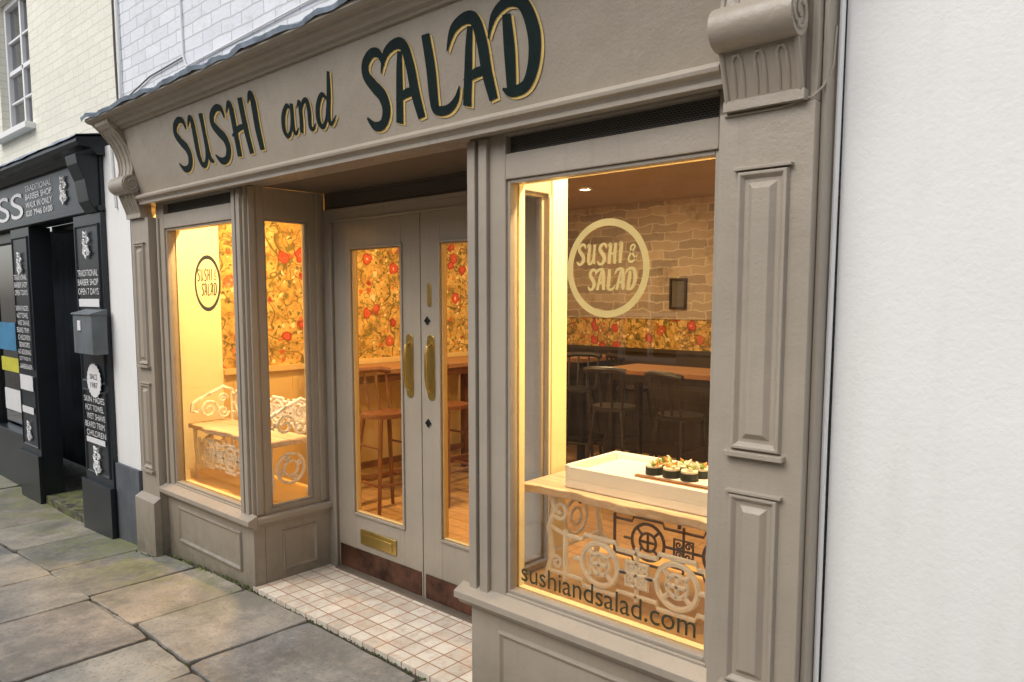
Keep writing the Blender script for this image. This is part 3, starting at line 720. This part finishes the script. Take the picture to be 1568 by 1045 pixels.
def table(x0,x1,y0,y1,h,mk,top):
    mb=MB(); mb.box(x0,x1,y0,y1,h-.04,h,top)
    for x in (x0+.06,x1-.06):
        for y in (y0+.06,y1-.06): mb.box(x-.03,x+.03,y-.03,y+.03,.02,h-.041,mk)
        mb.box(x-.02,x+.02,y0+.09,y1-.09,.2,.25,mk)
    mb.box(x0+.03,x1-.03,y0+.03,y1-.03,h-.10,h-.041,mk)
    mb.obj('bar_table',None,bev=.004)
table(-5.0,-4.5,3.2,4.9,1.06,'stoolwood','board'); table(-3.6,-2.3,5.15,5.7,1.02,'blackwood','board'); table(-4.9,-4.2,5.7,6.3,1.03,'blackwood','board')
# ================================================================ right white wall + pipes
wb=empty('white_rendered_building')
mb=MB(); mb.box(-.685,6,2.07,2.4,-.2,6.2,'render'); mb.obj('rendered_wall',wb)
mb=MB()
mb.tube([(-.690,2.045,-.1),(-.692,2.045,1.2),(-.688,2.045,2.4),(-.690,2.045,6)],.0075,'white_plastic',8)
mb.tube([(-.703,2.03,-.1),(-.706,2.03,1.0),(-.704,2.03,2.08)],.004,'cable',6)
mb.tube([(-.697,2.03,2.30),(-.698,2.02,2.20),(-.706,1.975,2.14),(-.722,1.946,2.112),(-.80,1.945,2.098),(-.96,1.945,2.098)],.003,'taupe',6)
mb.obj('wall_cable',wb,smooth=True)
# ================================================================ left neighbour (barber shop)
bs=empty('barber_shop_building')
mb=MB()
mb.box(-16,-5.481,2.10,2.35,2.55,3.10,'cream'); mb.box(-7.40,-5.481,2.10,2.35,3.10,6.2,'cream'); mb.box(-16,-8.30,2.10,2.35,3.10,6.2,'cream'); mb.box(-8.30,-7.40,2.10,2.35,4.30,6.2,'cream')
mb.box(-5.62,-5.07,1.955,2.20,.46,2.62,'render'); mb.box(-5.62,-5.068,1.935,2.22,-.16,.46,'plinthgrey')
mb.obj('cream_walls',bs)
mb=MB()
mb.frame(-8.30,-7.40,3.10,4.30,.05,2.16,2.22,'white_plastic'); mb.box(-7.88,-7.84,2.17,2.21,3.15,4.25,'white_plastic'); mb.box(-8.25,-7.45,2.17,2.21,3.66,3.70,'white_plastic')
for z in (3.4,3.95): mb.box(-8.25,-7.45,2.175,2.205,z,z+.02,'white_plastic')
mb.box(-8.36,-7.34,2.02,2.12,3.05,3.10,'render')
mb.obj('sash_window_frame',bs,bev=.004)
mb=MB(); mb.add([(-8.26,2.20,3.14),(-7.44,2.20,3.14),(-7.44,2.20,4.26),(-8.26,2.20,4.26)],[(0,1,2,3)],'darkglass'); mb.box(-8.28,-7.42,2.28,2.30,3.1,4.3,'curtain'); mb.obj('sash_window_glass',bs)
mb=MB(); k='black'
mb.box(-14,-5.47,1.93,2.09,2.20,2.58,k)
mb.prof([(2.0,2.56),(1.90,2.56),(1.87,2.60),(1.80,2.61),(1.78,2.63),(1.78,2.66),(2.05,2.70)],-14,-5.43,k)
mb.prof([(1.93,2.235),(1.905,2.225),(1.905,2.20),(1.93,2.19)],-14,-5.46,k)
for a,b in ((-6.0,-5.47),(-7.55,-7.05)):
    mb.box(a,b,1.92,2.08,-.16,2.19,k); mb.box(a-.015,b+.015,1.89,1.921,-.16,.28,k)
    mb.fielded(a+.04,b-.04,.33,.95,1.9195,k,.012,.01,False); mb.fielded(a+.04,b-.04,1.0,2.12,1.9195,k,.012,.01,False)
    if a>-6.5: mb.prof([(1.93,2.19),(1.90,2.19),(1.86,2.26),(1.84,2.40),(1.80,2.50),(1.79,2.56),(1.93,2.56)],b-.22,b-.02,k)
mb.box(-7.05,-6.0,2.35,2.45,-.16,2.2,k); mb.box(-7.05,-6.0,2.09,2.35,2.15,2.2,k)
mb.frame(-6.9,-6.15,-.1,2.05,.06,2.31,2.349,k)
mb.box(-6.55,-6.50,2.32,2.349,-.1,2.0,k)
mb.box(-14,-7.55,1.96,2.08,-.16,.38,k); mb.box(-14,-7.55,1.92,1.96,.36,.40,k)
for x in (-8.6,-9.7,-10.8,-12): mb.box(x-.03,x+.03,1.98,2.06,.38,2.2,k)
mb.box(-14,-7.55,1.98,2.06,2.1,2.2,k)
mb.obj('black_shopfront',bs,bev=.004)
mb=MB(); mb.add([(-14,2.02,.38),(-7.55,2.02,.38),(-7.55,2.02,2.12),(-14,2.02,2.12)],[(0,1,2,3)],'darkglass')
mb.add([(-6.84,2.335,.1),(-6.56,2.335,.1),(-6.56,2.335,1.95),(-6.84,2.335,1.95)],[(0,1,2,3)],'darkglass')
mb.add([(-6.49,2.335,.1),(-6.2,2.335,.1),(-6.2,2.335,1.95),(-6.49,2.335,1.95)],[(0,1,2,3)],'darkglass')
mb.box(-14,-7.55,2.6,2.65,-.1,2.3,'plinthgrey')
mb.obj('shop_glass',bs)
mb=MB(); mb.box(-8.5,-7.95,2.012,2.016,1.12,1.38,'blue'); mb.box(-8.45,-7.90,2.012,2.016,.92,1.05,'yellow'); mb.box(-8.4,-7.86,2.012,2.016,.55,.75,'white_txt'); mb.obj('window_posters',bs)
mb=MB(); 
vs=[]; nx=60; R=random.Random(8)
for i in range(nx+1):
    x=-14+8.59*i/nx
    for j,(y,z) in enumerate([(1.765,2.655),(1.775,2.672),(1.95,2.70),(2.04,2.73),(2.098,2.80)]): vs.append((x,y,z+R.uniform(-.006,.006)))
mb.add(vs,[(i*5+j,(i+1)*5+j,(i+1)*5+j+1,i*5+j+1) for i in range(nx) for j in range(4)],'lead'); mb.obj('lead_flashing_barber',bs,smooth=True)
mb=MB(); mb.box(-5.80,-5.44,1.82,1.918,1.22,1.50,'steelbox'); mb.prof([(1.918,1.53),(1.81,1.50),(1.81,1.49),(1.918,1.49)],-5.81,-5.43,'steelbox'); mb.box(-5.70,-5.64,1.813,1.82,1.38,1.45,'white_txt'); mb.obj('meter_box',bs,bev=.006)
def t(b,x0,x1,z,h,y=1.908): return text(b,'sign_text',x0,x1,z,y,'white_txt',bs,h=h)
t('SS',-7.90,-7.18,2.27,.21,1.925)
for i,s_ in enumerate(('TRADITIONAL','BARBER SHOP','WALK IN ONLY','020 7946 0100')): t(s_,-7.10,-6.45,2.47-i*.066,.046,1.925)
for a,b in ((-5.93,-5.54),(-7.48,-7.13)):
    z=1.76
    for i,s_ in enumerate(('TRADITIONAL','BARBER SHOP','OPEN 7 DAYS')):
        if z>1.54: t(s_,a,b,z,.045)
        z-=.065
    z=.86 if a>-6.5 else 1.50
    for i,s_ in enumerate(('SKIN FADES','HOT TOWEL','WET SHAVE','BEARD TRIM','CHILDREN','SENIORS','NO BOOKING','JUST WALK IN','BARBERSHOP')):
        if z<.56: break
        t(s_,a+.02*(i%3),b-.02*(i%2),z,.042); z-=.062
mb=MB()
mb.box(-5.93,-5.54,1.9085,1.9095,1.545,1.60,'white_txt'); mb.box(-5.92,-5.56,1.9085,1.9095,.56,.60,'white_txt'); mb.box(-7.48,-7.13,1.9085,1.9095,.82,.95,'white_txt'); mb.box(-7.46,-7.15,1.9085,1.9095,.62,.68,'white_txt')
def crest(cx,cz,s,y=1.905):
    k='white_txt'
    for q in (-1,1):
        mb.spiral((cx+q*s*.3,y,cz+s*.35),s*.22,s*.045,k,1.3,'xz',q); mb.spiral((cx+q*s*.3,y,cz-s*.25),s*.25,s*.045,k,1.3,'xz',-q)
    mb.tube([(cx-s*.3,y,cz+s*.1),(cx-s*.3,y,cz-s*.3),(cx,y,cz-s*.65),(cx+s*.3,y,cz-s*.3),(cx+s*.3,y,cz+s*.1)],s*.06,k,6,True)
    mb.tube([(cx-s*.25,y,cz+s*.6),(cx-s*.3,y,cz+s*.9),(cx,y,cz+s*.75),(cx+s*.3,y,cz+s*.9),(cx+s*.25,y,cz+s*.6)],s*.06,k,6,True)
    mb.ring((cx,y,cz-.1*s),s*.13,s*.06,k)
for c in ((-5.73,1.96,.12),(-5.73,.42,.13),(-7.3,1.88,.12),(-7.3,.45,.11),(-6.18,2.38,.13)): crest(*c, y=1.905 if c[1]<2.2 else 1.92)
n=40; cx,cz=-5.70,1.02
mb.prof([(cx+(.125+.010*(i%2))*math.cos(2*math.pi*i/n),cz+(.115+.010*(i%2))*math.sin(2*math.pi*i/n)) for i in range(n)],1.902,1.906,'white_txt','y')
mb.obj('sign_graphics',bs)
for i,s_ in enumerate(('SINCE','1987')): text(s_,'badge_text',cx-.07,cx+.07,cz+.01-i*.06,1.901,'black',bs,h=.038)
mb=MB(); mb.box(-7.05,-6.0,1.93,2.35,-.16,-.06,'slab'); mb.obj('door_step',bs,bev=.01)
mb=MB(); mb.tube([(-6.56,2.31,1.15),(-6.56,2.27,1.12),(-6.56,2.27,.92),(-6.56,2.31,.89)],.010,'brass',8); mb.obj('door_pull',bs)
mb=MB()
mb.tube([(-5.47,2.085,6),(-5.48,2.085,4),(-5.46,2.085,3.2),(-5.47,2.08,2.75),(-5.30,1.945,2.62),(-5.26,1.945,2.2)],.010,'white_plastic',6)
mb.tube([(-5.52,2.085,6),(-5.53,2.085,3.3),(-5.51,2.085,2.7)],.008,'cable',6)
mb.tube([(-4.52,2.09,6),(-4.53,2.09,3.4),(-4.52,2.09,3.05),(-4.48,2.09,2.98),(-3.2,2.09,3.02),(-2.0,2.09,3.0)],.006,'white_plastic',6)
mb.tube([(-5.47,2.085,2.93),(-5.0,2.09,3.02),(-4.52,2.09,3.04)],.005,'cable',6)
mb.obj('facade_cables',bs,smooth=True)
# ================================================================ opposite building (seen in the glass)
ob=empty('stone_house')
mb=MB(); Y=-2.7
wins=[(-7.5,-6.6),(-4.6,-3.8),(-1.4,-.6),(1.6,2.4),(4.6,5.4)]
xe=[-16]+[q for w in wins for q in w]+[9]
for i in range(0,len(xe),2): mb.box(xe[i],xe[i+1],Y-.3,Y,-.2,3.4,'oppbrick')
for a,b in wins:
    mb.box(a,b,Y-.3,Y,-.2,.9,'oppbrick'); mb.box(a,b,Y-.3,Y,2.0,3.4,'oppbrick')
    z0,z1=.9,2.0
    mb.box(a,b,Y-.28,Y-.24,z0,z1,'dark'); mb.frame(a,b,z0,z1,.05,Y-.2,Y-.12,'white_plastic'); mb.box((a+b)/2-.02,(a+b)/2+.02,Y-.2,Y-.13,z0,z1,'white_plastic'); mb.box(a+.05,b-.05,Y-.2,Y-.13,(z0+z1)/2-.02,(z0+z1)/2+.02,'white_plastic')
mb.prof([(Y+.12,3.4),(Y-2.5,4.6),(Y-5,3.4)],-16,9,'plinthgrey')
mb.obj('stone_walls',ob)
# ================================================================ world, sun, camera
w=bpy.data.worlds.new('World'); S.world=w; w.use_nodes=True; n=w.node_tree
bg=n.nodes['Background']; sk=n.nodes.new('ShaderNodeTexSky'); sk.sky_type='NISHITA'; sk.sun_disc=False
el,az=math.radians(48),math.radians(195)
sk.sun_elevation=el; sk.sun_rotation=az; sk.dust_density=3; sk.air_density=1.0; sk.ozone_density=.6
hs=n.nodes.new('ShaderNodeHueSaturation'); hs.inputs['Saturation'].default_value=.42; hs.inputs['Value'].default_value=1.4
n.links.new(sk.outputs[0],hs.inputs['Color']); n.links.new(hs.outputs[0],bg.inputs[0]); bg.inputs[1].default_value=.15
sl=bpy.data.lights.new('sun','SUN'); sl.energy=1.15; sl.angle=math.radians(50); sl.color=(1,.995,.98)
so=bpy.data.objects.new('sun',sl); COL.objects.link(so)
d=Vector((math.sin(az)*math.cos(el),math.cos(az)*math.cos(el),math.sin(el)))
so.rotation_euler=d.to_track_quat('Z','Y').to_euler()
cam=bpy.data.cameras.new('camera'); co=bpy.data.objects.new('camera',cam); COL.objects.link(co)
cam.sensor_width=36; cam.lens=25.99; cam.shift_y=.0252; cam.clip_end=300; cam.clip_start=.05
co.location=(0,0,1.6); co.rotation_euler=(math.radians(90-5.25),0,math.radians(41.9))
S.camera=co
